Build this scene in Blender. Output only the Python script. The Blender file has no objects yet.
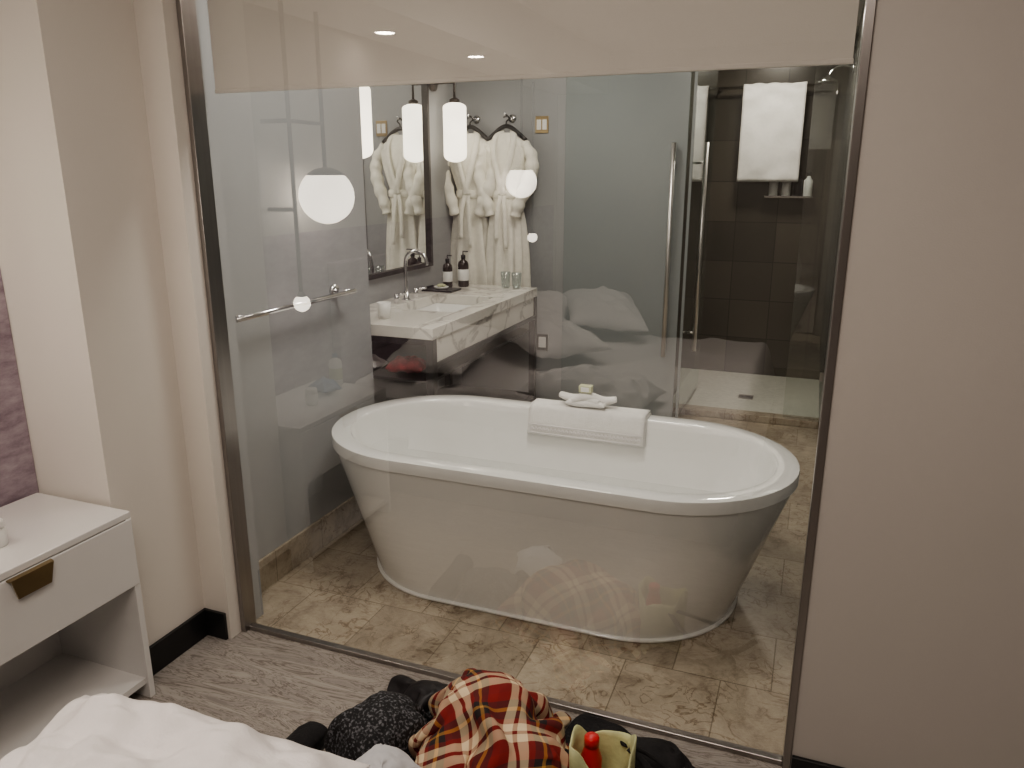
import bpy, bmesh, math, random, time
from mathutils import Vector, Matrix, noise, Euler
random.seed(4)
S=bpy.context.scene
COL=S.collection

# ---------------------------------------------------------------- materials
def newmat(name):
    m=bpy.data.materials.new(name); m.use_nodes=True
    nt=m.node_tree; nt.nodes.clear()
    out=nt.nodes.new('ShaderNodeOutputMaterial')
    b=nt.nodes.new('ShaderNodeBsdfPrincipled')
    nt.links.new(b.outputs[0],out.inputs[0])
    return m,nt,b,out
def N(nt,t,**kw):
    n=nt.nodes.new(t)
    for k,v in kw.items():
        if k in n.inputs: n.inputs[k].default_value=v
        else: setattr(n,k,v)
    return n
def coords(nt,scale=(1,1,1),rot=(0,0,0),uv=False):
    tc=nt.nodes.new('ShaderNodeTexCoord'); mp=nt.nodes.new('ShaderNodeMapping')
    mp.inputs['Scale'].default_value=scale; mp.inputs['Rotation'].default_value=rot
    nt.links.new(tc.outputs['UV' if uv else 'Object'],mp.inputs[0]); return mp.outputs[0]
def simple(name,col,rough=.5,metal=0.,var=.06,scale=6.,bump=0.,bscale=80.,coat=0.,vscale=(1,1,1),spec=.5):
    m,nt,b,o=newmat(name)
    c=coords(nt,vscale)
    n=N(nt,'ShaderNodeTexNoise'); n.inputs['Scale'].default_value=scale; n.inputs['Detail'].default_value=4
    nt.links.new(c,n.inputs['Vector'])
    r=nt.nodes.new('ShaderNodeValToRGB')
    r.color_ramp.elements[0].position=.3; r.color_ramp.elements[1].position=.7
    r.color_ramp.elements[0].color=(*[max(0,x*(1-var)) for x in col],1)
    r.color_ramp.elements[1].color=(*[min(1,x*(1+var)) for x in col],1)
    nt.links.new(n.outputs['Fac'],r.inputs[0]); nt.links.new(r.outputs[0],b.inputs['Base Color'])
    b.inputs['Roughness'].default_value=rough; b.inputs['Metallic'].default_value=metal
    b.inputs['Specular IOR Level'].default_value=spec
    if coat: b.inputs['Coat Weight'].default_value=coat; b.inputs['Coat Roughness'].default_value=.03
    if bump:
        n2=N(nt,'ShaderNodeTexNoise'); n2.inputs['Scale'].default_value=bscale; n2.inputs['Detail'].default_value=5
        nt.links.new(c,n2.inputs['Vector'])
        bp=nt.nodes.new('ShaderNodeBump'); bp.inputs['Strength'].default_value=bump; bp.inputs['Distance'].default_value=.01
        nt.links.new(n2.outputs['Fac'],bp.inputs['Height']); nt.links.new(bp.outputs[0],b.inputs['Normal'])
    return m
def emis(name,col,strength,edge=.75):
    m,nt,b,o=newmat(name); nt.nodes.remove(b)
    e=nt.nodes.new('ShaderNodeEmission'); e.inputs[0].default_value=(*col,1)
    n=N(nt,'ShaderNodeTexNoise'); n.inputs['Scale'].default_value=5
    mr=nt.nodes.new('ShaderNodeMapRange'); mr.inputs['To Min'].default_value=strength*edge; mr.inputs['To Max'].default_value=strength*(2-edge)
    nt.links.new(coords(nt),n.inputs['Vector']); nt.links.new(n.outputs['Fac'],mr.inputs[0])
    nt.links.new(mr.outputs[0],e.inputs[1]); nt.links.new(e.outputs[0],o.inputs[0])
    return m
def pane(name,tint,f0=.08,maxr=.9):
    m,nt,b,o=newmat(name); nt.nodes.remove(b)
    lw=nt.nodes.new('ShaderNodeLayerWeight'); lw.inputs['Blend'].default_value=.5
    p=N(nt,'ShaderNodeMath',operation='POWER'); p.inputs[1].default_value=5
    nt.links.new(lw.outputs['Facing'],p.inputs[0])
    mr=nt.nodes.new('ShaderNodeMapRange'); mr.inputs['To Min'].default_value=f0; mr.inputs['To Max'].default_value=maxr
    nt.links.new(p.outputs[0],mr.inputs[0])
    t=nt.nodes.new('ShaderNodeBsdfTransparent'); t.inputs[0].default_value=(*tint,1)
    g=nt.nodes.new('ShaderNodeBsdfGlossy'); g.inputs['Roughness'].default_value=0.0; g.inputs[0].default_value=(1,1,1,1)
    mx=nt.nodes.new('ShaderNodeMixShader')
    nt.links.new(mr.outputs[0],mx.inputs[0]); nt.links.new(t.outputs[0],mx.inputs[1]); nt.links.new(g.outputs[0],mx.inputs[2])
    nt.links.new(mx.outputs[0],o.inputs[0]); return m

M={}
M['wallpaint']=simple('warm_wall_paint',(.55,.52,.49),.65,var=.02,scale=2,bump=.08,bscale=300)
M['wallwhite']=simple('white_wall_paint',(.78,.74,.69),.6,var=.02,scale=2,bump=.08,bscale=300)
M['bathpaint']=simple('bath_grey_paint',(.345,.355,.365),.4,var=.02,scale=2)
M['bathpaintdark']=simple('bath_dark_paint',(.20,.21,.21),.4,var=.02,scale=2)
M['ceil']=simple('ceiling_paint',(.75,.73,.70),.8,var=.02)
M['blackbase']=simple('black_baseboard',(.018,.018,.02),.35)
M['chrome']=simple('chrome',(.75,.75,.76),.12,1.,var=.03)
M['satin']=simple('satin_steel',(.80,.79,.77),.38,1.,var=.03)
M['steel']=simple('brushed_steel',(.38,.36,.35),.3,1.,var=.08,scale=20,vscale=(1,1,.05))
M['blackmetal']=simple('black_steel',(.02,.018,.018),.35,.3)
M['bronze']=simple('dark_bronze',(.05,.04,.035),.35,.6)
M['brass']=simple('aged_brass',(.42,.33,.2),.3,1.,var=.15)
M['acrylic']=simple('white_acrylic',(.83,.835,.82),.07,var=.01,coat=.5)
M['lacquer']=simple('white_lacquer',(.78,.77,.76),.2,var=.01,coat=.2)
M['linen']=simple('white_linen',(.82,.80,.80),.85,var=.03,bump=.2,bscale=200)
M['terry']=simple('white_terry',(.88,.87,.85),.95,var=.03,scale=40,bump=.5,bscale=260)
M['robe']=simple('robe_waffle',(.87,.85,.77),.95,var=.05,scale=30,bump=.5,bscale=180)
M['shade']=simple('shade_fabric',(.80,.775,.735),.9,var=.02,scale=3,bump=.15,bscale=400)
M['mirror']=simple('mirror_glass',(.86,.88,.88),.01,1.,var=.0)
M['showerfloor']=simple('shower_mosaic',(.62,.62,.56),.4,var=.08,scale=30)
M['blackplastic']=simple('black_plastic',(.015,.015,.017),.3)
M['amber']=simple('dark_bottle',(.03,.022,.018),.15)
M['whiteplastic']=simple('white_plastic',(.8,.8,.78),.35)
M['redplastic']=simple('red_cap',(.60,.03,.03),.3)
M['soapbox']=simple('soap_carton',(.55,.57,.36),.6,var=.12,scale=60)
M['blackcloth']=simple('black_cloth',(.014,.013,.015),.85,var=.3,scale=20,bump=.4,bscale=90)
M['navy']=simple('dark_puffer',(.016,.014,.017),.5,var=.3,scale=20,bump=.2,bscale=40)
M['bluepouch']=simple('blue_pouch',(.12,.2,.35),.5,var=.3,scale=20,bump=.2,bscale=40)
M['maroon']=simple('maroon_pouch',(.30,.04,.05),.5,var=.5,scale=30,bump=.2,bscale=40)
M['whiteshirt']=simple('white_shirt',(.62,.63,.66),.8,var=.1,scale=12,bump=.2)
M['tote']=simple('cream_tote',(.60,.62,.36),.6,var=.25,scale=14,bump=.2)
M['lampbulb']=emis('opal_globe_glow',(1,.90,.76),6.5)
M['sconceglow']=emis('opal_cylinder_glow',(1,.90,.74),2.3)
M['downglow']=emis('downlight_glow',(1,.88,.72),45,.95)
M['glass']=pane('clear_glass',(.95,.95,.94),.15)
M['showerglass']=pane('green_shower_glass',(.78,.86,.83),.09)
M['clearshower']=pane('clear_shower_glass',(.90,.93,.92),.12)
M['drinkglass']=pane('drinking_glass',(.85,.88,.88),.12)

m,nt,b,o=newmat('frosted_partition_glass')
n=N(nt,'ShaderNodeTexNoise'); n.inputs['Scale'].default_value=1.3
nt.links.new(coords(nt),n.inputs['Vector'])
r=nt.nodes.new('ShaderNodeValToRGB'); r.color_ramp.elements[0].color=(.24,.27,.28,1); r.color_ramp.elements[1].color=(.31,.34,.345,1)
nt.links.new(n.outputs['Fac'],r.inputs[0]); nt.links.new(r.outputs[0],b.inputs['Base Color']); b.inputs['Roughness'].default_value=.22
M['frost']=m

# limestone tiles
m,nt,b,o=newmat('limestone_tile')
c=coords(nt)
br=nt.nodes.new('ShaderNodeTexBrick'); br.offset=.5; br.inputs['Scale'].default_value=1
br.inputs['Brick Width'].default_value=.305; br.inputs['Row Height'].default_value=.305
br.inputs['Mortar Size'].default_value=.0022; br.inputs['Mortar Smooth'].default_value=.2
br.inputs['Color1'].default_value=(1,1,1,1); br.inputs['Color2'].default_value=(.76,.75,.74,1); br.inputs['Mortar'].default_value=(.5,.47,.42,1)
nt.links.new(c,br.inputs['Vector'])
n1=N(nt,'ShaderNodeTexNoise'); n1.inputs['Scale'].default_value=6; n1.inputs['Detail'].default_value=10; n1.inputs['Roughness'].default_value=.8; n1.inputs['Distortion'].default_value=.4
nt.links.new(c,n1.inputs['Vector'])
r1=nt.nodes.new('ShaderNodeValToRGB'); e=r1.color_ramp.elements
e[0].position=.34; e[0].color=(.23,.18,.13,1); e[1].position=.68; e[1].color=(.56,.495,.395,1)
x=e.new(.48); x.color=(.42,.36,.28,1)
nt.links.new(n1.outputs['Fac'],r1.inputs[0])
n2=N(nt,'ShaderNodeTexNoise'); n2.inputs['Scale'].default_value=10; n2.inputs['Detail'].default_value=4; n2.inputs['Distortion'].default_value=1.6
nt.links.new(c,n2.inputs['Vector'])
r2=nt.nodes.new('ShaderNodeValToRGB'); e=r2.color_ramp.elements
e[0].position=.47; e[0].color=(1,1,1,1); e[1].position=.53; e[1].color=(1,1,1,1); x=e.new(.50); x.color=(.50,.42,.34,1)
nt.links.new(n2.outputs['Fac'],r2.inputs[0])
n3=N(nt,'ShaderNodeTexNoise'); n3.inputs['Scale'].default_value=4.3; nt.links.new(c,n3.inputs['Vector'])
r3=nt.nodes.new('ShaderNodeValToRGB'); r3.color_ramp.elements[0].position=.42; r3.color_ramp.elements[1].position=.58
r3.color_ramp.elements[0].color=(.15,.15,.15,1); r3.color_ramp.elements[1].color=(1,1,1,1)
nt.links.new(n3.outputs['Fac'],r3.inputs[0])
mx=N(nt,'ShaderNodeMix',data_type='RGBA',blend_type='MULTIPLY')
nt.links.new(r3.outputs[0],mx.inputs[0])
nt.links.new(r1.outputs[0],mx.inputs[6]); nt.links.new(r2.outputs[0],mx.inputs[7])
mx2=N(nt,'ShaderNodeMix',data_type='RGBA',blend_type='MULTIPLY'); mx2.inputs[0].default_value=1
nt.links.new(mx.outputs[2],mx2.inputs[6]); nt.links.new(br.outputs[0],mx2.inputs[7])
nt.links.new(mx2.outputs[2],b.inputs['Base Color']); b.inputs['Roughness'].default_value=.32
bp=nt.nodes.new('ShaderNodeBump'); bp.inputs['Strength'].default_value=.3; bp.inputs['Distance'].default_value=.004; bp.invert=True
nt.links.new(br.outputs['Fac'],bp.inputs['Height']); nt.links.new(bp.outputs[0],b.inputs['Normal'])
M['stone']=m

# carpet : light grey ground with darker wavy streaks
m,nt,b,o=newmat('streaked_carpet')
c=coords(nt,(1,5,1),(0,0,-.25))
n1=N(nt,'ShaderNodeTexNoise'); n1.inputs['Scale'].default_value=3.0; n1.inputs['Detail'].default_value=6; n1.inputs['Roughness'].default_value=.6; n1.inputs['Distortion'].default_value=2.0
nt.links.new(c,n1.inputs['Vector'])
r1=nt.nodes.new('ShaderNodeValToRGB'); e=r1.color_ramp.elements
e[0].position=.36; e[0].color=(.27,.245,.225,1); e[1].position=.66; e[1].color=(.42,.385,.355,1)
for p,cc in ((.44,(.37,.34,.315,1)),(.475,(.19,.165,.145,1)),(.50,(.37,.34,.31,1)),(.545,(.38,.35,.325,1)),(.565,(.23,.205,.18,1)),(.585,(.38,.35,.325,1))):
    x=e.new(p); x.color=cc
nt.links.new(n1.outputs['Fac'],r1.inputs[0]); nt.links.new(r1.outputs[0],b.inputs['Base Color']); b.inputs['Roughness'].default_value=.95
n2=N(nt,'ShaderNodeTexNoise'); n2.inputs['Scale'].default_value=350; nt.links.new(coords(nt),n2.inputs['Vector'])
bp=nt.nodes.new('ShaderNodeBump'); bp.inputs['Strength'].default_value=.6; bp.inputs['Distance'].default_value=.004
nt.links.new(n2.outputs['Fac'],bp.inputs['Height']); nt.links.new(bp.outputs[0],b.inputs['Normal'])
M['carpet']=m

# marble
m,nt,b,o=newmat('veined_marble')
c=coords(nt)
n1=N(nt,'ShaderNodeTexNoise'); n1.inputs['Scale'].default_value=2.0; n1.inputs['Detail'].default_value=6; n1.inputs['Distortion'].default_value=1.2
nt.links.new(c,n1.inputs['Vector'])
r1=nt.nodes.new('ShaderNodeValToRGB'); e=r1.color_ramp.elements
e[0].position=.30; e[0].color=(.76,.74,.69,1); e[1].position=.7; e[1].color=(.82,.80,.75,1)
x=e.new(.47); x.color=(.78,.76,.71,1); x=e.new(.50); x.color=(.50,.48,.45,1); x=e.new(.52); x.color=(.78,.76,.71,1)
nt.links.new(n1.outputs['Fac'],r1.inputs[0]); nt.links.new(r1.outputs[0],b.inputs['Base Color']); b.inputs['Roughness'].default_value=.15
M['marble']=m

def tile(name,rot,c1,c2,mort,w,h):
    m,nt,b,o=newmat(name)
    c=coords(nt,(1,1,1),rot)
    br=nt.nodes.new('ShaderNodeTexBrick'); br.inputs['Scale'].default_value=1; br.offset=.0
    br.inputs['Brick Width'].default_value=w; br.inputs['Row Height'].default_value=h; br.inputs['Mortar Size'].default_value=.003
    br.inputs['Color1'].default_value=(*c1,1); br.inputs['Color2'].default_value=(*c2,1); br.inputs['Mortar'].default_value=(*mort,1)
    nt.links.new(c,br.inputs['Vector']); nt.links.new(br.outputs[0],b.inputs['Base Color']); b.inputs['Roughness'].default_value=.25
    return m
M['darktile']=tile('dark_shower_tile',(math.pi/2,0,0),(.045,.042,.034),(.095,.085,.068),(.02,.018,.016),.3,.3)
M['darktile2']=tile('dark_shower_tile_side',(math.pi/2,0,math.pi/2),(.045,.042,.034),(.095,.085,.068),(.02,.018,.016),.3,.3)

m,nt,b,o=newmat('plum_mural')
n1=N(nt,'ShaderNodeTexNoise'); n1.inputs['Scale'].default_value=9; n1.inputs['Detail'].default_value=9; n1.inputs['Roughness'].default_value=.7
nt.links.new(coords(nt,(1,1,2.5)),n1.inputs['Vector'])
r1=nt.nodes.new('ShaderNodeValToRGB'); e=r1.color_ramp.elements
e[0].position=.35; e[0].color=(.25,.19,.23,1); e[1].position=.68; e[1].color=(.48,.41,.46,1)
nt.links.new(n1.outputs['Fac'],r1.inputs[0]); nt.links.new(r1.outputs[0],b.inputs['Base Color']); b.inputs['Roughness'].default_value=.7
M['mural']=m

m,nt,b,o=newmat('tartan_wool')
uvn=nt.nodes.new('ShaderNodeTexCoord'); sp=nt.nodes.new('ShaderNodeSeparateXYZ'); nt.links.new(uvn.outputs['UV'],sp.inputs[0])
def stripes(sock):
    f=N(nt,'ShaderNodeMath',operation='FRACT'); nt.links.new(sock,f.inputs[0])
    r=nt.nodes.new('ShaderNodeValToRGB'); r.color_ramp.interpolation='CONSTANT'; e=r.color_ramp.elements
    e[0].position=0; e[0].color=(.22,.02,.018,1)
    e[1].position=.16; e[1].color=(.80,.66,.46,1)
    for p,cc in ((.30,(.20,.02,.018,1)),(.36,(.80,.66,.46,1)),(.50,(.22,.02,.018,1)),(.58,(.03,.022,.025,1)),(.70,(.50,.27,.07,1)),(.76,(.03,.022,.025,1)),(.87,(.26,.02,.018,1))):
        x=e.new(p); x.color=cc
    nt.links.new(f.outputs[0],r.inputs[0]); return r.outputs[0]
mx=N(nt,'ShaderNodeMix',data_type='RGBA'); mx.inputs[0].default_value=.5
nt.links.new(stripes(sp.outputs[0]),mx.inputs[6]); nt.links.new(stripes(sp.outputs[1]),mx.inputs[7])
nt.links.new(mx.outputs[2],b.inputs['Base Color']); b.inputs['Roughness'].default_value=.9
M['tartan']=m
m,nt,b,o=newmat('speckled_knit')
v=nt.nodes.new('ShaderNodeTexNoise'); v.inputs['Scale'].default_value=130; v.inputs['Detail'].default_value=2
nt.links.new(coords(nt),v.inputs['Vector'])
r1=nt.nodes.new('ShaderNodeValToRGB'); e=r1.color_ramp.elements
e[0].position=.50; e[0].color=(.014,.014,.016,1); e[1].position=.68; e[1].color=(.18,.18,.20,1)
nt.links.new(v.outputs['Fac'],r1.inputs[0]); nt.links.new(r1.outputs[0],b.inputs['Base Color']); b.inputs['Roughness'].default_value=.8
M['knit']=m

# ---------------------------------------------------------------- geometry helpers
def obj(name,verts,faces,mat,smooth=False,uvs=None):
    me=bpy.data.meshes.new(name); me.from_pydata([tuple(v) for v in verts],[],faces); me.update()
    bm=bmesh.new(); bm.from_mesh(me); bmesh.ops.recalc_face_normals(bm,faces=bm.faces); bm.to_mesh(me); bm.free()
    if uvs:
        l=me.uv_layers.new(name='UVMap')
        for lp in me.loops: l.data[lp.index].uv=uvs[lp.vertex_index]
    o=bpy.data.objects.new(name,me); COL.objects.link(o)
    if mat: me.materials.append(M[mat])
    if smooth:
        for p in me.polygons: p.use_smooth=True
    return o
def box(name,x0,x1,y0,y1,z0,z1,mat,bev=0.):
    v=[(x,y,z) for x in (x0,x1) for y in (y0,y1) for z in (z0,z1)]
    f=[(0,1,3,2),(4,6,7,5),(0,4,5,1),(2,3,7,6),(0,2,6,4),(1,5,7,3)]
    o=obj(name,v,f,mat)
    if bev:
        md=o.modifiers.new('b','BEVEL'); md.width=bev; md.segments=3
    return o
def tube(name,pts,rad,mat,seg=16,flat=1.,caps=True):
    pts=[Vector(p) for p in pts]
    if not hasattr(rad,'__len__'): rad=[rad]*len(pts)
    V=[];F=[]; up=None
    for i,p in enumerate(pts):
        t=(pts[min(i+1,len(pts)-1)]-pts[max(i-1,0)]).normalized()
        if up is None:
            up=Vector((0,0,1)) if abs(t.z)<.9 else Vector((0,1,0))
        a=t.cross(up).normalized(); bb=a.cross(t).normalized(); up=bb
        for k in range(seg):
            an=2*math.pi*k/seg
            V.append(p+a*math.cos(an)*rad[i]+bb*math.sin(an)*rad[i]*flat)
    for i in range(len(pts)-1):
        for k in range(seg):
            F.append((i*seg+k,i*seg+(k+1)%seg,(i+1)*seg+(k+1)%seg,(i+1)*seg+k))
    if caps:
        F.append(tuple(range(seg))); n=(len(pts)-1)*seg; F.append(tuple(range(n,n+seg)))
    return obj(name,V,F,mat,True)
def lathe(name,c,prof,mat,seg=32,caps=True):
    V=[];F=[]
    for r,z in prof:
        for k in range(seg):
            a=2*math.pi*k/seg; V.append((c[0]+r*math.cos(a),c[1]+r*math.sin(a),c[2]+z))
    n=len(prof)
    for i in range(n-1):
        for k in range(seg): F.append((i*seg+k,i*seg+(k+1)%seg,(i+1)*seg+(k+1)%seg,(i+1)*seg+k))
    if caps:
        F.append(tuple(range(seg))); F.append(tuple(range((n-1)*seg,n*seg)))
    return obj(name,V,F,mat,True)
def sphere(name,c,r,mat,sz=1.):
    prof=[(max(.0005,r*math.sin(math.pi*i/20)),-r*sz*math.cos(math.pi*i/20)) for i in range(21)]
    return lathe(name,c,prof,mat)
def bez(pts,n=8):
    P=[Vector(p) for p in pts]; out=[]
    for i in range(len(P)-1):
        p0=P[max(i-1,0)];p1=P[i];p2=P[i+1];p3=P[min(i+2,len(P)-1)]
        for k in range(n):
            t=k/n
            out.append(.5*((2*p1)+(p2-p0)*t+(2*p0-5*p1+4*p2-p3)*t*t+(3*p1-p0-3*p2+p3)*t**3))
    out.append(P[-1]); return out
def group(name,parts,loc=None):
    e=bpy.data.objects.new(name,None); COL.objects.link(e)
    if loc is None:
        cs=[o.matrix_basis@Vector(c) for o in parts if o.type=='MESH' for c in o.bound_box]
        mn=[min(c[i] for c in cs) for i in range(3)]; mxx=[max(c[i] for c in cs) for i in range(3)]
        loc=((mn[0]+mxx[0])/2,(mn[1]+mxx[1])/2,mn[2])
    e.location=loc; e.empty_display_size=.05
    for o in parts:
        o.parent=e; o.matrix_parent_inverse=Matrix.Translation(loc).inverted()
    return e
def subsurf(o,l=1):
    md=o.modifiers.new('s','SUBSURF'); md.levels=l; md.render_levels=l; return o
def esplit(o,deg=38):
    md=o.modifiers.new('e','EDGE_SPLIT'); md.split_angle=math.radians(deg); return o

# ---------------------------------------------------------------- crumpled textiles (cloth sim, done first)
def simcloth(specs,colliders,frames=40):
    cols=[]
    for c,r,sc in colliders:
        bm=bmesh.new(); bmesh.ops.create_icosphere(bm,subdivisions=2,radius=r)
        for v in bm.verts:
            v.co.x*=sc[0]; v.co.y*=sc[1]; v.co.z*=sc[2]; v.co+=Vector(c)
        me=bpy.data.meshes.new('col'); bm.to_mesh(me); bm.free()
        o=bpy.data.objects.new('col',me); COL.objects.link(o); cols.append(o)
    cols.append(box('col_floor',-2.0,.6,-1.6,.6,-.2,0.004,None))
    for o in cols:
        o.modifiers.new('c','COLLISION'); o.collision.thickness_outer=.006; o.collision.cloth_friction=40
    clo=[]
    for (name,c,size,z,rot,mat,uvk,seed,nn,wav) in specs:
        V=[];F=[];U=[]
        cr,sr=math.cos(rot),math.sin(rot)
        for i in range(nn+1):
            for k in range(nn+1):
                x=(i/nn-.5)*size[0]; y=(k/nn-.5)*size[1]
                U.append((x*uvk*1.5,y*uvk*1.3))
                zz=z+wav*math.sin(x*34+3*math.sin(y*7+seed))+wav*.6*math.sin(y*29+seed+2.5*math.sin(x*9+seed))+wav*noise.noise(Vector((x*7,y*7,seed)))
                V.append((c[0]+x*cr-y*sr,c[1]+x*sr+y*cr,zz))
        w=nn+1
        for i in range(nn):
            for k in range(nn): F.append((i*w+k,(i+1)*w+k,(i+1)*w+k+1,i*w+k+1))
        o=obj(name,V,F,mat,True,U)
        md=o.modifiers.new('cloth','CLOTH'); st=md.settings; st.quality=5; st.mass=.2
        st.tension_stiffness=15; st.compression_stiffness=15; st.shear_stiffness=5; st.bending_stiffness=4; st.air_damping=2
        md.collision_settings.collision_quality=2; md.collision_settings.distance_min=.006
        md.collision_settings.use_self_collision=False
        md.point_cache.frame_start=1; md.point_cache.frame_end=frames
        clo.append(o)
    for f in range(1,frames+1): S.frame_set(f)
    dg=bpy.context.evaluated_depsgraph_get()
    out=[]
    for o in clo:
        me=bpy.data.meshes.new_from_object(o.evaluated_get(dg),depsgraph=dg)
        nm=o.name; o.name='tmp_'+nm; bpy.data.objects.remove(o)
        for v in me.vertices:
            if v.co.y>-.022: v.co.y=-.022-.01*(1-math.exp(-(v.co.y+.022)*8))
        no=bpy.data.objects.new(nm,me); me.name=nm; COL.objects.link(no)
        for p in me.polygons: p.use_smooth=True
        md=no.modifiers.new('t','SOLIDIFY'); md.thickness=.005; md.offset=1
        subsurf(no,1); out.append(no)
    for o in cols: bpy.data.objects.remove(o)
    S.frame_set(1)
    return out
simcloth([('plaid_blanket',(-.655,-.34),(.60,.60),.34,.5,'tartan',5.2,1.3,52,.035)],
         [((-.69,-.31,.13),.12,(1,.9,1.2)),((-.58,-.40,.09),.12,(1,1,1)),((-.73,-.42,.07),.10,(1,1,1))],36)
simcloth([('knit_sweater',(-.98,-.37),(.34,.42),.24,.2,'knit',5,4.1,36,.03),
          ('black_trousers',(-.31,-.22),(.46,.30),.18,-.25,'blackcloth',5,7.3,36,.035),
          ('puffer_jacket',(-.94,-.17),(.30,.22),.18,.1,'navy',5,9.3,30,.03),
          ('white_shirt',(-.86,-.56),(.22,.20),.30,.6,'whiteshirt',5,2.3,26,.03)],
         [((-.98,-.38,.08),.09,(1,1.3,1)),((-.28,-.20,.03),.07,(1.6,1,1)),((-.94,-.17,.03),.06,(1.3,1,1)),((-.86,-.57,.10),.08,(1,1,1.2))],34)

# ---------------------------------------------------------------- room shell
CH=2.5
GR=.047   # right edge of the glass
box('floor_bedroom',-2.3,2.7,-4.7,0.0,-.1,0,'carpet')
box('floor_bathroom',-2.4,.3,0.0,3.14,-.1,0,'stone')
box('floor_shower',-.9,.3,3.14,4.5,-.1,.01,'showerfloor')
box('ceiling_bedroom',-2.3,2.7,-4.7,-.0,CH,CH+.1,'ceil')
box('ceiling_bathroom',-2.4,.3,0,4.5,CH,CH+.1,'ceil')
box('wall_left_bedroom',-2.3,-2.16,-4.7,-.386,0,CH,'wallpaint')
box('wall_left_column',-2.3,-1.86,-.386,-.08,0,CH,'wallwhite')
box('wall_left_reveal',-2.3,-1.755,-.08,0,0,CH,'wallwhite')
box('wall_left_bathroom',-2.4,-1.87,.0,1.10,0,CH,'bathpaint')
box('wall_left_stub',-1.87,-1.755,0,.09,0,CH,'bathpaint')
box('wall_vanity_alcove',-2.4,-2.24,1.10,2.85,0,CH,'bathpaint')
box('wall_back_bathroom',-2.4,-1.50,2.85,2.97,0,CH,'bathpaint')
box('wall_back_partition',-1.50,-.86,2.90,2.97,0,CH,'bathpaint')
box('wall_back_shower',-.98,.3,4.36,4.5,0,CH,'darktile')
box('wall_left_shower',-.98,-.86,2.97,4.36,0,CH,'darktile2')
box('wall_right_shower',.12,.3,3.2,4.36,0,CH,'darktile2')
box('wall_right_bathroom',.12,.3,.10,3.2,0,CH,'bathpaintdark')
box('wall_right_bedroom',GR+.02,2.7,-.03,.10,0,CH,'wallpaint')
box('wall_header_bedroom',-1.755,GR+.02,-.03,.10,2.36,CH,'wallpaint')
box('wall_back_bedroom',-2.3,2.7,-4.8,-4.7,0,CH,'wallpaint')
box('wall_side_bedroom',2.7,2.8,-4.7,.1,0,CH,'wallpaint')
box('ceiling_soffit',-2.16,-1.72,-4.7,-.386,2.2,CH,'ceil')
box('wall_mural_panel',-2.16,-2.154,-4.6,-.388,.1,1.30,'mural')
box('baseboard_left',-1.86,-1.848,-.386,-.08,0,.10,'blackbase',.002)
box('baseboard_reveal',-1.86,-1.767,-.092,-.08,0,.10,'blackbase',.002)
box('baseboard_right',GR+.022,2.7,-.042,-.03,0,.06,'blackbase',.002)
box('baseboard_bathroom',-1.87,-1.858,.09,1.10,0,.13,'stone',.002)
box('trim_shower_curb',-.86,.12,3.10,3.20,0,.045,'stone',.004)

fr=[box('frame_left',-1.755,-1.737,-.03,.03,0,2.36,'steel',.002),
    box('frame_right',GR,GR+.02,-.036,.03,0,2.36,'steel',.002),
    box('frame_bottom',-1.737,GR,-.012,.012,0,.016,'steel',.002),
    box('frame_top',-1.737,GR,-.03,.03,2.33,2.36,'steel',.002),
    obj('pane',[(-1.737,0,.016),(GR,0,.016),(GR,0,2.33),(-1.737,0,2.33)],[(0,1,2,3)],'glass')]
group('window_1',fr)
sh=[box('fabric',-1.72,GR-.012,.058,.062,1.795,2.32,'shade'),
    box('hem_bar',-1.722,GR-.010,.055,.065,1.785,1.797,'shade',.003),
    box('cassette',-1.735,GR-.002,.035,.099,2.30,2.36,'shade',.004)]
group('roller_shade',sh)

# ---------------------------------------------------------------- bathtub
def ring(cx,cy,hl,hw,z,n=32):
    s=hl-hw; out=[]
    for k in range(n+1):
        a=-math.pi/2+math.pi*k/n; out.append((cx+s+hw*math.cos(a),cy+hw*math.sin(a),z))
    for k in range(n+1):
        a=math.pi/2+math.pi*k/n; out.append((cx-s+hw*math.cos(a),cy+hw*math.sin(a),z))
    return out
def loft(name,rings,mat,close_bottom=True,close_top=True):
    V=[];F=[];n=len(rings[0])
    for r in rings: V+=r
    for i in range(len(rings)-1):
        for k in range(n): F.append((i*n+k,i*n+(k+1)%n,(i+1)*n+(k+1)%n,(i+1)*n+k))
    if close_bottom: F.append(tuple(range(n)))
    if close_top: F.append(tuple(range((len(rings)-1)*n,len(rings)*n)))
    return obj(name,V,F,mat,True)
TX,TY=-.892,.79
prof=[(.735,.393,0),(.740,.398,.003),(.740,.398,.008),(.736,.394,.011),(.730,.388,.011)]
for i in range(0,11):
    t=i/10; prof.append((.728+.178*t,.386+.048*t,.012+.504*t))
prof+=[(.911,.4395,.516),(.913,.4415,.518),(.913,.4415,.5585),(.912,.4405,.561),(.9095,.438,.562),
       (.845,.373,.562),(.841,.369,.561),(.838,.366,.558),(.835,.363,.55)]
for i in range(1,9):
    t=i/8; prof.append((.833-.17*t**1.3,.361-.08*t**1.3,.545-.35*t))
prof+=[(.635,.26,.165),(.575,.21,.145),(.46,.12,.138),(.36,.05,.136)]
tub=esplit(loft('tub_shell',[ring(TX,TY,*p) for p in prof],'acrylic'),30)
dr=lathe('drain',(TX,TY,.137),[(.03,0),(.03,.004),(.02,.006)],'chrome')
group('freestanding_bathtub',[tub,dr])

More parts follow.
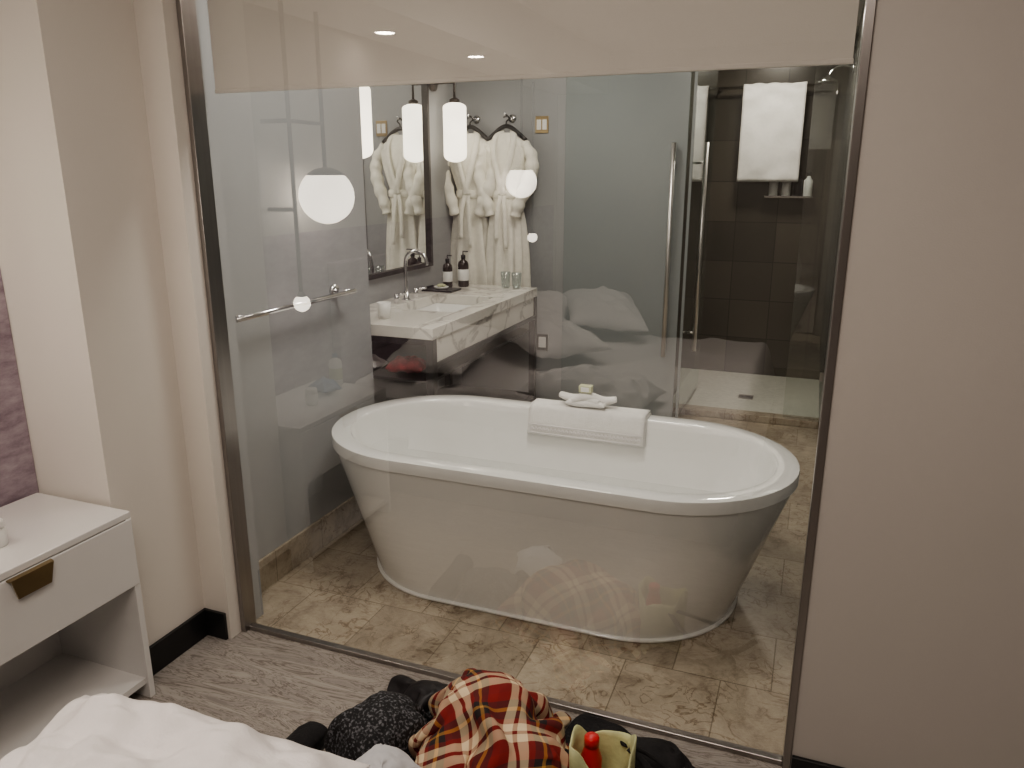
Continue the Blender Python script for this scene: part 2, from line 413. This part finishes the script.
def drape(name,x0,x1,path,th,mat,nx=24,amp=.003,seed=0):
    P=bez(path,6); V=[];F=[];np_=len(P)
    nr=[]
    for i in range(np_):
        t=(P[min(i+1,np_-1)]-P[max(i-1,0)]).normalized(); nr.append(Vector((0,-t.z,t.y)))
    for side in (0,1):
        for i,p in enumerate(P):
            for k in range(nx+1):
                x=x0+(x1-x0)*k/nx
                d=noise.noise(Vector((x*9+seed,i*.35,side*3)))*amp
                V.append(Vector((x,p.y,p.z))+nr[i]*(side*th+d))
    w=nx+1
    def id(s,i,k): return s*np_*w+i*w+k
    for s in (0,1):
        for i in range(np_-1):
            for k in range(nx): F.append((id(s,i,k),id(s,i,k+1),id(s,i+1,k+1),id(s,i+1,k)))
    for i in range(np_-1):
        for k in (0,nx): F.append((id(0,i,k),id(0,i+1,k),id(1,i+1,k),id(1,i,k)))
    for k in range(nx):
        for i in (0,np_-1): F.append((id(0,i,k),id(0,i,k+1),id(1,i,k+1),id(1,i,k)))
    return obj(name,V,F,mat,True)
tw=[drape('towel_lower',-1.11,-.59,[(0,1.250,.50),(0,1.248,.55),(0,1.240,.568),(0,1.20,.570),(0,1.152,.568),(0,1.140,.545),(0,1.118,.45)],.007,'terry',seed=1,amp=.002),
    drape('towel_upper',-1.105,-.595,[(0,1.259,.51),(0,1.257,.56),(0,1.245,.578),(0,1.20,.580),(0,1.150,.578),(0,1.129,.548),(0,1.107,.455)],.007,'terry',seed=5,amp=.002)]
for j in range(28):
    x=-1.09+j*.0173
    for q in (0,1):
        tw.append(tube('stitch_%d_%d'%(j,q),[(x,1.1015,.475),(x+.0085,1.1055,.490)] if q==0 else [(x+.0085,1.1055,.490),(x+.0173,1.1015,.475)],.0024,'linen',6))
tw.append(tube('stitch_band_a',[(-1.10,1.0985,.466),(-.60,1.0985,.466)],.0028,'linen',6)); tw.append(tube('stitch_band_b',[(-1.10,1.108,.500),(-.60,1.108,.500)],.0028,'linen',6))
group('bath_towel',tw)
def cushion(name,c,sx,sy,h,mat,rot=0,tilt=(0,0),n=28,wr=.01,seed=0,p=2.6,bottomflat=.6):
    V=[];F=[]
    R=Euler((tilt[0],tilt[1],rot)).to_matrix()
    for s in (1,-1):
        for i in range(n+1):
            for k in range(n+1):
                a=-1+2*i/n; b_=-1+2*k/n
                t=max(0,(1-abs(a)**p))**.55*max(0,(1-abs(b_)**p))**.55
                pin=1-.07*(1-abs(b_)**2)*abs(a)**3; pin2=1-.07*(1-abs(a)**2)*abs(b_)**3
                z=s*h*t*(1 if s>0 else bottomflat)
                z+=wr*noise.fractal(Vector((a*2.2+seed,b_*2.2,s)),1,2,4)*t*2
                z+=wr*.9*(1-abs(noise.noise(Vector((a*3.1+seed,b_*1.6+seed,4)))*3))*t
                V.append(Vector(c)+R@Vector((a*sx*pin,b_*sy*pin2,z)))
    w=n+1
    for s in (0,1):
        for i in range(n):
            for k in range(n):
                q=(s*w*w+i*w+k,s*w*w+i*w+k+1,s*w*w+(i+1)*w+k+1,s*w*w+(i+1)*w+k)
                F.append(q)
    o=obj(name,V,F,mat,True)
    bm=bmesh.new(); bm.from_mesh(o.data); bmesh.ops.remove_doubles(bm,verts=bm.verts,dist=.0004); bmesh.ops.recalc_face_normals(bm,faces=bm.faces)
    for f in bm.faces: f.smooth=True
    bm.to_mesh(o.data); bm.free(); return subsurf(o,1)
# folded washcloth: a twisted roll crossing over itself, with soap on the knot
wc=[tube('roll_left',bez([(-.985,1.20,.622),(-.93,1.19,.612),(-.86,1.18,.618),(-.80,1.165,.610)],6),[.016+.010*math.sin(math.pi*i/18) for i in range(19)],'terry',16,.75),
    tube('roll_right',bez([(-.735,1.205,.622),(-.79,1.195,.612),(-.86,1.175,.632),(-.92,1.16,.610)],6),[.016+.010*math.sin(math.pi*i/18) for i in range(19)],'terry',16,.75),
    cushion('fold_base',(-.86,1.185,.600),.095,.042,.014,'terry',0,(0,0),14,.002,2,6,1.)]
group('washcloth',wc)
sb=[box('carton',-.89,-.835,1.155,1.190,.650,.680,'soapbox',.002),box('label',-.88,-.845,1.1535,1.155,.655,.675,'whiteplastic')]
group('soap_box',sb)

# ---------------------------------------------------------------- vanity
vp=[]
X0,X1,Y0,Y1,ZT=-2.238,-1.60,1.19,2.62,.87
bx0,bx1,by0,by1=-2.07,-1.70,1.62,2.16
vp+=[box('top_back',X0,bx0,Y0,Y1,ZT-.055,ZT,'marble',.003),box('top_front',bx1,X1,Y0,Y1,ZT-.055,ZT,'marble',.003),
     box('top_near',bx0,bx1,Y0,by0,ZT-.055,ZT,'marble',.003),box('top_far',bx0,bx1,by1,Y1,ZT-.055,ZT,'marble',.003)]
def rrect(x0,x1,y0,y1,r,z,n=6):
    o=[]
    for cx,cy,a0 in ((x1-r,y1-r,0),(x0+r,y1-r,90),(x0+r,y0+r,180),(x1-r,y0+r,270)):
        for k in range(n+1):
            a=math.radians(a0+90*k/n); o.append((cx+r*math.cos(a),cy+r*math.sin(a),z))
    return o
vp.append(loft('basin',[rrect(bx0-.012,bx1+.012,by0-.012,by1+.012,.03,ZT-.056),rrect(bx0,bx1,by0,by1,.03,ZT-.056),rrect(bx0+.005,bx1-.005,by0+.005,by1-.005,.04,ZT-.13),rrect(bx0+.04,bx1-.04,by0+.04,by1-.04,.05,ZT-.17)],'acrylic',False,True))
vp+=[box('apron_front',X1-.03,X1-.008,Y0+.04,Y1-.04,ZT-.17,ZT-.055,'marble',.002),
     box('rail_top_near',X0,X1-.04,Y0,Y0+.03,ZT-.085,ZT-.055,'blackmetal',.002),
     box('rail_front',X1-.04,X1,Y0,Y1,ZT-.195,ZT-.17,'blackmetal',.002),
     box('rail_far',X0,X1,Y1-.04,Y1,ZT-.195,ZT-.17,'blackmetal',.002),
     box('mid_shelf',X0+.01,X1-.03,Y0+.01,Y1-.04,ZT-.27,ZT-.255,'blackmetal')]
for i,(x,y) in enumerate(((X0,Y0),(X1-.04,Y0),(X0,Y1-.04),(X1-.04,Y1-.04))):
    vp.append(box('leg_%d'%i,x,x+.04,y,y+.04,0,ZT-.055,'blackmetal',.002))
vp.append(box('lower_shelf',X0+.01,X1-.01,Y0+.01,Y1-.01,.16,.19,'blackmetal',.003))
vp.append(tube('basin_drain',[(-1.885,1.89,ZT-.170),(-1.885,1.89,ZT-.166)],.022,'chrome'))
vp.append(cushion('stored_pouch',(-1.80,1.30,ZT-.222),.10,.06,.045,'maroon',.2,(0,0),16,.01,3))
vp.append(cushion('stored_cloth',(-2.03,1.30,ZT-.225),.10,.06,.04,'linen',-.1,(0,0),16,.008,8))
group('vanity_console',vp)
fz=ZT
fa=[lathe('base',(-2.12,1.89,fz),[(.026,0),(.026,.006),(.016,.012),(.014,.05)],'chrome'),
    tube('spout',bez([(-2.12,1.89,fz+.04),(-2.12,1.89,fz+.20),(-2.10,1.89,fz+.255),(-2.05,1.89,fz+.275),(-2.0,1.89,fz+.25),(-1.985,1.89,fz+.20)],8),.010,'chrome'),
    tube('handle_a',[(-2.12,1.78,fz),(-2.12,1.78,fz+.05)],.014,'chrome'),tube('lever_a',[(-2.12,1.78,fz+.045),(-2.06,1.76,fz+.055)],.006,'chrome'),
    tube('handle_b',[(-2.12,2.0,fz),(-2.12,2.0,fz+.05)],.014,'chrome'),tube('lever_b',[(-2.12,2.0,fz+.045),(-2.06,2.02,fz+.055)],.006,'chrome')]
group('basin_faucet',fa)
def bottle(name,x,y,z,r,h,mat,cap='blackplastic',pump=False):
    p=[lathe('body',(x,y,z),[(r*.9,0),(r,.005),(r,h*.7),(r*.85,h*.78),(r*.35,h*.84),(r*.35,h*.88)],mat,24),
       lathe('cap',(x,y,z+h*.87),[(r*.42,0),(r*.42,h*.1),(r*.36,h*.12)],cap,20),
       lathe('label',(x,y,z+h*.2),[(r*1.01,0),(r*1.015,.001),(r*1.015,h*.35),(r*1.01,h*.351)],'whiteplastic' if mat!='whiteplastic' else 'soapbox',24)]
    if pump: p+=[tube('pump',[(x,y,z+h*.97),(x,y,z+h*1.1),(x+r*1.1,y-r*.3,z+h*1.1)],.004,cap,8)]
    return group(name,p)
bottle('hand_soap_bottle',-2.05,2.50,ZT,.034,.20,'amber',pump=True)
bottle('hand_soap_bottle',-2.13,2.44,ZT,.030,.18,'amber',pump=True)
group('vanity_tray',[box('tray',-2.20,-2.0,2.22,2.36,ZT,ZT+.012,'blackplastic',.003),box('tray_lip',-2.20,-2.19,2.22,2.36,ZT+.012,ZT+.022,'blackplastic')])
group('soap_dish',[lathe('dish',(-2.10,2.29,ZT+.0125),[(.035,0),(.045,.012),(.042,.012),(.03,.004)],'whiteplastic'),cushion('soap_bar',(-2.10,2.29,ZT+.030),.03,.02,.012,'soapbox',0,(0,0),8,.0)])
def tumbler(name,x,y,z,r=.032,h=.10):
    V=[lathe('wall',(x,y,z),[(r*.8,0),(r,h),(r*.95,h),(r*.76,.008)],'drinkglass',24)]
    return group(name,V)
tumbler('drinking_glass',-1.70,2.52,ZT); tumbler('drinking_glass',-1.78,2.54,ZT)
bottle('toiletry_bottle',-2.02,1.28,ZT,.022,.12,'whiteplastic','whiteplastic')
bottle('toiletry_bottle',-2.10,1.36,ZT,.02,.10,'whiteplastic','redplastic')
group('paper_cup',[lathe('cup',(-1.94,1.34,ZT),[(.026,0),(.034,.08),(.032,.08),(.024,.004)],'whiteplastic')])

group('vanity_mirror',[box('glass',-2.238,-2.228,1.25,2.38,1.03,2.35,'mirror'),
  box('frame_far',-2.24,-2.21,2.38,2.405,1.005,2.375,'blackmetal'),box('frame_near',-2.24,-2.21,1.225,1.25,1.005,2.375,'blackmetal'),
  box('frame_bottom',-2.24,-2.21,1.25,2.38,1.005,1.03,'blackmetal'),box('frame_top',-2.24,-2.21,1.25,2.38,2.35,2.375,'blackmetal')])
def sconce(y):
    c=(-2.09,y,1.795); r=.070; hh=.172
    pr=[(.002,-hh)]+[(r*math.sin(a),-hh+r*.6*(1-math.cos(a))) for a in [math.pi/2*i/6 for i in range(1,7)]]
    pr+=[(r,hh-.03)]+[(r*math.cos(a)+.0005,hh-.03+.03*math.sin(a)) for a in [math.pi/2*i/5 for i in range(1,6)]]
    p=[lathe('shade',c,pr,'sconceglow'),
       lathe('cap',(c[0],c[1],c[2]+hh),[(.03,-.01),(.03,.015),(.012,.025)],'bronze'),
       tube('stem',[(c[0],c[1],c[2]+hh),(c[0],c[1],c[2]+hh+.11),(-2.235,y,c[2]+hh+.11)],.008,'bronze'),
       tube('wall_plate',[(-2.239,y,c[2]+hh+.11),(-2.22,y,c[2]+hh+.11)],.045,'bronze')]
    group('wall_sconce',p)
sconce(2.50); sconce(1.42)

def robe(x,y,ph):
    prof=[(1.80,.045,.035),(1.775,.075,.04),(1.745,.125,.05),(1.70,.150,.06),(1.62,.140,.068),(1.54,.115,.065),(1.47,.090,.056),(1.43,.083,.052),
          (1.39,.090,.056),(1.28,.112,.066),(1.10,.125,.072),(.85,.132,.075),(.62,.138,.08)]
    R=[];n=72
    P=bez([(p[1],p[2],p[0]) for p in prof],4)
    for p in P:
        row=[]
        for k in range(n):
            a=2*math.pi*k/n
            am=.04+.12*max(0,min(1,(1.43-p.z)/.4)) if p.z<1.43 else .03+.05*max(0,(1.6-p.z)/.2 if p.z<1.6 else 0)
            f=1+am*math.sin(9*a+ph+math.sin(p.z*4+ph))+am*.6*math.sin(5*a+2*ph)
            row.append((x+p.x*f*math.cos(a),y+p.y*f*math.sin(a),p.z))
        R.append(row)
    parts=[loft('robe_body',R,'robe')]
    for s in (-1,1):
        pts=bez([(x+s*.115,y,1.735),(x+s*.165,y-.01,1.67),(x+s*.178,y-.025,1.58),(x+s*.150,y-.045,1.48),(x+s*.108,y-.06,1.38),(x+s*.085,y-.06,1.30)],6)
        m_=len(pts)
        parts.append(tube('sleeve_%s'%('l' if s<0 else 'r'),pts,[.036+.014*math.sin(math.pi*i/m_)+.005*math.sin(i*1.3+ph) for i in range(m_)],'robe',18,.8))
        parts.append(tube('lapel_%s'%('l' if s<0 else 'r'),bez([(x+s*.035,y+.02,1.81),(x+s*.062,y-.035,1.77),(x+s*.056,y-.075,1.66),(x+s*.012,y-.082,1.50),(x-s*.01,y-.07,1.43)],6),.020,'robe',12,.55))
    parts.append(loft('belt',[[(x+(.090+d)*math.cos(a),y+(.057+d)*math.sin(a)-.002,z) for a in [2*math.pi*k/40 for k in range(40)]] for d,z in ((0,1.405),(.008,1.412),(.008,1.448),(0,1.455))],'robe'))
    parts.append(tube('belt_tail_a',bez([(x+.01,y-.07,1.43),(x+.02,y-.085,1.30),(x+.03,y-.092,1.10)],5),.014,'robe',10,.4))
    parts.append(tube('belt_tail_b',bez([(x-.01,y-.07,1.43),(x-.03,y-.085,1.32),(x-.035,y-.09,1.15)],5),.014,'robe',10,.4))
    parts.append(tube('hanger_bar',bez([(x-.13,y,1.755),(x-.05,y,1.82),(x,y,1.84),(x+.05,y,1.82),(x+.13,y,1.755)],5),.013,'blackplastic'))
    parts.append(tube('hanger_hook',bez([(x,y,1.83),(x,y,1.865),(x+.018,y,1.885),(x,y,1.905),(x-.018,y,1.89)],6),.0045,'blackmetal',8))
    parts+=[tube('hook_plate',[(x,2.849,1.89),(x,2.842,1.89)],.025,'chrome'),tube('hook_peg',[(x,2.845,1.895),(x,y-.02,1.898),(x,y-.03,1.915)],.006,'chrome',10)]
    group('bathrobe',parts)
robe(-1.855,2.745,.3); robe(-2.10,2.745,2.1)

group('light_switch',[box('plate',-1.70,-1.615,2.843,2.85,1.80,1.90,'brass',.002),box('rocker_a',-1.69,-1.662,2.839,2.844,1.82,1.88,'whiteplastic'),box('rocker_b',-1.653,-1.625,2.839,2.844,1.82,1.88,'whiteplastic')])
group('wall_outlet',[box('plate',-1.68,-1.60,2.843,2.85,.42,.53,'steel',.002),box('socket',-1.665,-1.615,2.839,2.844,.44,.51,'whiteplastic')])

tb=[tube('bar',[(-1.79,.13,1.08),(-1.79,.86,1.08)],.010,'chrome')]
for i,y in enumerate((.16,.82)):
    tb+=[tube('post_%d'%i,[(-1.868,y,1.08),(-1.79,y,1.08)],.012,'chrome'),tube('rosette_%d'%i,[(-1.87,y,1.08),(-1.857,y,1.08)],.028,'chrome')]
group('towel_bar',tb)

def handle(x,y,z0,z1,dx=0,dy=-.05):
    return [tube('bar',[(x+dx,y+dy,z0),(x+dx,y+dy,z1)],.014,'satin'),
            tube('mount_a',[(x,y,z0+.12),(x+dx,y+dy,z0+.12)],.008,'satin'),tube('mount_b',[(x,y,z1-.12),(x+dx,y+dy,z1-.12)],.008,'satin')]
pp=[box('panel',-1.50,-.755,2.83,2.845,.01,2.45,'frost',.002)]
pp+=handle(-.825,2.83,.46,1.73)
group('door_1',pp)
sg=[box('panel',-.735,-.725,2.86,3.75,.05,2.35,'showerglass'),box('edge',-.738,-.722,2.845,2.86,.02,2.35,'frost')]
sg+=handle(-.725,3.05,.45,1.74,.05,0)
group('door_2',sg)
group('shower_screen',[box('panel',-.10,.115,3.145,3.155,.046,2.35,'clearshower'),box('clamp',.095,.119,3.135,3.165,.3,.36,'chrome')])
group('shower_drain',[box('grate',-.42,-.32,3.60,3.70,.011,.015,'steel',.001),box('slot',-.40,-.34,3.645,3.655,.0151,.016,'blackmetal')])
st=[drape('cloth',-.60,-.17,[(0,4.29,1.62),(0,4.285,2.0),(0,4.28,2.15),(0,4.255,2.18),(0,4.23,2.15),(0,4.223,2.0),(0,4.22,1.75),(0,4.22,1.50)],.014,'terry',seed=9,amp=.014),
    tube('rail',[(-.78,4.255,2.16),(-.08,4.255,2.16)],.010,'chrome'),tube('rail_end_a',[(-.77,4.255,2.16),(-.77,4.36,2.16)],.012,'chrome'),tube('rail_end_b',[(-.09,4.255,2.16),(-.09,4.36,2.16)],.012,'chrome')]
group('hanging_towel',st)
sd=[box('bracket',-.40,-.06,4.27,4.36,1.385,1.40,'chrome',.002)]
for i,(x,mm) in enumerate(((-.34,'whiteplastic'),(-.25,'whiteplastic'),(-.17,'blackplastic'),(-.10,'whiteplastic'))):
    sd+=[lathe('bottle_%d'%i,(x,4.315,1.40),[(.030,0),(.032,.005),(.032,.11),(.012,.13),(.012,.14)],mm,20),lathe('pump_%d'%i,(x,4.315,1.54),[(.008,0),(.008,.02),(.018,.022),(.018,.03)],'blackplastic',14)]
group('soap_dispenser_rack',sd)
group('shower_head',[tube('arm',bez([(.118,3.9,2.22),(.06,3.9,2.24),(.0,3.9,2.22),(-.03,3.9,2.18)],5),.010,'chrome'),lathe('rose',(-.035,3.9,2.14),[(.06,0),(.06,.01),(.02,.035),(.012,.05)],'chrome'),tube('flange',[(.119,3.9,2.22),(.108,3.9,2.22)],.03,'chrome')])

# ---------------------------------------------------------------- bedroom
def bedside(y0,y1):
    x0,x1=-2.145,-1.77
    p=[box('top',x0,x1,y0,y1,.595,.615,'lacquer',.003),box('side_far',x0,x1,y1-.02,y1,0,.595,'lacquer',.002),box('side_near',x0,x1,y0,y0+.02,0,.595,'lacquer',.002),
       box('back',x0,x0+.015,y0+.02,y1-.02,.05,.595,'lacquer'),box('drawer_box',x0+.015,x1-.02,y0+.02,y1-.02,.385,.592,'lacquer'),
       box('drawer_front',x1-.018,x1+.002,y0+.003,y1-.003,.385,.592,'lacquer',.002),box('bottom_shelf',x0+.015,x1-.01,y0+.02,y1-.02,.05,.07,'lacquer')]
    ym=(y0+y1)/2; x1+=.002
    V=[(x1,ym-.062,.592),(x1,ym+.062,.592),(x1+.014,ym-.058,.590),(x1+.014,ym+.058,.590),(x1+.012,ym-.045,.535),(x1+.012,ym+.045,.535),(x1+.008,ym-.045,.535),(x1+.008,ym+.045,.535),(x1+.010,ym-.056,.584),(x1+.010,ym+.056,.584),(x1,ym-.06,.586),(x1,ym+.06,.586)]
    F=[(0,1,3,2),(2,3,5,4),(4,5,7,6),(6,7,9,8),(8,9,11,10),(0,2,8,10),(2,4,6,8),(1,11,9,3),(3,9,7,5),(0,10,11,1)]
    p.append(obj('tab_pull',V,F,'brass'))
    group('bedside_table',p)
bedside(-1.04,-.40); bedside(-3.95,-3.25)
group('pill_bottle',[lathe('body',(-1.92,-.69,.6155),[(.024,0),(.026,.004),(.026,.045),(.02,.05)],'whiteplastic'),lathe('cap',(-1.92,-.69,.663),[(.024,0),(.024,.02),(.022,.022)],'whiteplastic'),lathe('label',(-1.92,-.69,.625),[(.0262,0),(.0265,.001),(.0265,.03),(.0262,.031)],'whiteplastic')])
bottle('moisturizer_bottle',-2.0,-.99,.616,.030,.15,'whiteplastic','bluepouch')
cushion('travel_pouch',(-1.97,-.86,.640),.07,.05,.03,'bluepouch',.4,(0,0),14,.01,6)
def bedlamp(yb,zb,rb,ys,zs,rs):
    x=-2.025
    p=[sphere('globe',(x,yb,zb),rb,'lampbulb'),
       lathe('globe_cap',(x,yb,zb),[(rb*1.02*math.cos(a),rb*1.02*math.sin(a)) for a in [math.radians(d) for d in (46,56,66,78,88)]],'bronze'),
       tube('globe_rod',[(x,yb,zb+rb),(x,yb,2.2)],.009,'bronze'),
       sphere('reading_globe',(x,ys,zs),rs,'lampbulb'),
       lathe('reading_cap',(x,ys,zs+rs*.7),[(rs*.6,0),(rs*.4,.02),(.006,.03)],'bronze'),
       tube('reading_rod',[(x,ys,zs+rs),(x,ys,2.2)],.009,'bronze'),
       tube('bracket_low',[(x,ys,1.41),(-2.158,ys,1.41)],.009,'bronze'),tube('bracket_high',[(x,ys,1.76),(-2.158,ys,1.76)],.009,'bronze'),
       tube('bracket_link',[(x,ys,1.76),(x,yb,1.76)],.008,'bronze')]
    group('bedside_pendant_lamp',p)
bedlamp(-1.04,1.46,.120,-.81,1.02,.036)
bedlamp(-3.46,1.50,.112,-3.70,1.09,.038)
for i,(x,y) in enumerate(((-1.99,-1.54),(-1.90,-2.39))):
    group('recessed_downlight',[lathe('lens',(x,y,2.196),[(.046,0),(.046,.003)],'downglow'),lathe('ring',(x,y,2.193),[(.047,0),(.058,0),(.058,.006),(.047,.006)],'whiteplastic',32,False)])

def heightcloth(name,x0,x1,y0,y1,zt,drop,mat,amp=.02,seed=0,nx=90,ny=80):
    V=[];F=[]
    for i in range(nx+1):
        for k in range(ny+1):
            a=i/nx; b_=k/ny
            X=x0+(x1-x0)*a; Y=y0+(y1-y0)*b_
            ed=min(1-a, b_,1-b_)*2.0
            e=min(1,ed/.12)
            z=zt-drop*(1-e)**2.2
            z+=amp*noise.fractal(Vector((X*3+seed,Y*3,0)),1,2,4)*e
            z+=amp*.8*(1-min(1,abs(noise.noise(Vector((X*2.2+Y*1.5,Y*1.1-X,seed)))*5)))*e
            V.append((X,Y,z))
    w=ny+1
    for i in range(nx):
        for k in range(ny): F.append((i*w+k,i*w+k+1,(i+1)*w+k+1,(i+1)*w+k))
    return obj(name,V,F,mat,True)
BY=-1.19
bd=[box('base',-2.10,-.22,-2.93,BY-.04,.0,.28,'blackcloth',.02),box('mattress',-2.10,-.20,-2.95,BY-.03,.28,.53,'linen',.05),
    heightcloth('duvet',-1.75,-.15,-2.98,BY,.57,.30,'linen',.020,2),
    box('headboard',-2.15,-2.10,-3.0,BY,.0,1.15,'mural',.01),
    heightcloth('sheet',-2.09,-1.3,-2.97,BY-.01,.555,.2,'linen',.008,7,30,60),
    cushion('pillow_1',(-.85,-1.245,.635),.285,.20,.075,'linen',.10,(0.02,0.03),56,.020,3),
    cushion('pillow_2',(-1.62,-2.55,.70),.36,.24,.10,'linen',1.4,(0.05,0.2),30,.014,8),
    cushion('pillow_3',(-1.20,-2.72,.73),.36,.24,.10,'linen',1.2,(0.1,0.1),30,.016,13),
    cushion('pillow_4',(-1.35,-2.05,.69),.34,.23,.09,'linen',.7,(0.0,0.1),30,.016,18),
    cushion('pillow_5',(-1.75,-1.6,.68),.32,.22,.09,'linen',1.5,(0.0,0.15),30,.014,21)]
group('bed',bd)

def shoe(c,rot):
    secs=[(-.13,.030,.07),(-.10,.038,.09),(-.04,.036,.075),(.03,.042,.06),(.09,.044,.05),(.125,.036,.038),(.14,.014,.02)]
    R=[];n=20
    for x,w,h in secs:
        row=[]
        for k in range(n):
            a=2*math.pi*k/n; yy=w*math.cos(a); zz=h*.5+h*.5*math.sin(a)
            X=x*math.cos(rot)-yy*math.sin(rot); Y=x*math.sin(rot)+yy*math.cos(rot)
            row.append((c[0]+X,c[1]+Y,c[2]+zz+.012))
        R.append(row)
    up=loft('upper',R,'blackcloth')
    pts=[(-.135,.02),(-.12,.036),(-.05,.034),(.04,.042),(.10,.044),(.14,.024),(.148,0),(.14,-.024),(.10,-.044),(.04,-.042),(-.05,-.034),(-.12,-.036),(-.135,-.02)]
    rr=[[(c[0]+x*math.cos(rot)-y*math.sin(rot),c[1]+x*math.sin(rot)+y*math.cos(rot),c[2]+z) for x,y in pts] for z in (0,.018)]
    group('black_shoe',[up,loft('sole',rr,'blackplastic')])
shoe((-1.19,-.50,0),1.6)

def tote(c):
    n=48;rows=10
    def rad(a,t):
        w=.064+.012*t; d=.06+.01*t
        f=1+.06*math.sin(3*a+4*t)+.04*math.sin(7*a)
        return (c[0]+w*f*math.copysign(abs(math.cos(a))**.7,math.cos(a)),c[1]+d*f*math.copysign(abs(math.sin(a))**.7,math.sin(a)))
    R=[]
    for i in range(rows+1):
        t=i/rows; row=[]
        for k in range(n):
            a=2*math.pi*k/n; x,y=rad(a,t); row.append((x,y,c[2]+.23*t+(.02*math.sin(2*a+1)+.008*math.sin(5*a) if i==rows else 0)))
        R.append(row)
    b_=loft('bag_body',R,'tote',True,False); md=b_.modifiers.new('s','SOLIDIFY'); md.thickness=.004
    h1=tube('strap_a',bez([(c[0]+.05,c[1]+.05,c[2]+.20),(c[0]+.10,c[1]+.03,c[2]+.18),(c[0]+.17,c[1]-.02,c[2]+.14),(c[0]+.22,c[1]-.10,c[2]+.12)],6),.010,'blackcloth',10,.4)
    h2=tube('strap_b',bez([(c[0]+.03,c[1]+.06,c[2]+.20),(c[0]+.10,c[1]+.10,c[2]+.15),(c[0]+.22,c[1]+.07,c[2]+.10),(c[0]+.30,c[1]-.03,c[2]+.10)],6),.009,'blackcloth',10,.4)
    r=.026
    bt=[lathe('bottle_body',(c[0]-.03,c[1]+.0,c[2]+.01),[(r,0),(r,.18),(r*.6,.215),(r*.6,.22)],'redplastic',20),lathe('bottle_cap',(c[0]-.03,c[1]+.0,c[2]+.225),[(r*.7,0),(r*.7,.022),(r*.55,.026)],'redplastic',20)]
    return group('tote_bag',[b_,h1,h2]+bt)
tote((-.36,-.38,.0))

# ---------------------------------------------------------------- lights
def area(name,loc,size,power,col,rot=(0,0,0)):
    l=bpy.data.lights.new(name,'AREA'); l.shape='SQUARE'; l.size=size; l.energy=power; l.color=col
    o=bpy.data.objects.new(name,l); o.location=loc; o.rotation_euler=rot; COL.objects.link(o); return o
area('bedroom_fill_light',(-.5,-1.7,2.48),1.2,23,(1,.87,.76))  # added fill for the bedroom, no fixture behind it
area('bathroom_fill_light',(-.9,.38,2.48),.5,15,(1,.945,.86))  # added fill, set close to the glass to light the tub front
area('bathroom_fill_light',(-1.3,2.0,2.48),.4,9,(1,.92,.81))  # second added fill, for the back half of the bathroom
area('shower_fill_light',(-.4,3.6,2.48),.25,12,(1,.93,.80))  # added fill that brightens the shower and its towel
w=bpy.data.worlds.new('w'); S.world=w; w.use_nodes=True
w.node_tree.nodes['Background'].inputs[0].default_value=(.5,.5,.55,1); w.node_tree.nodes['Background'].inputs[1].default_value=.05

# ---------------------------------------------------------------- camera
cd=bpy.data.cameras.new('camera'); cd.lens=27.07; cd.sensor_width=36; cd.clip_start=.02
co=bpy.data.objects.new('camera',cd); COL.objects.link(co); S.camera=co
co.location=(0,-1.905,1.55); co.rotation_euler=(math.radians(90-15.2),0,math.radians(21.35))
S.view_settings.view_transform='AgX'
S.view_settings.look='AgX - Medium High Contrast'
S.view_settings.exposure=.3
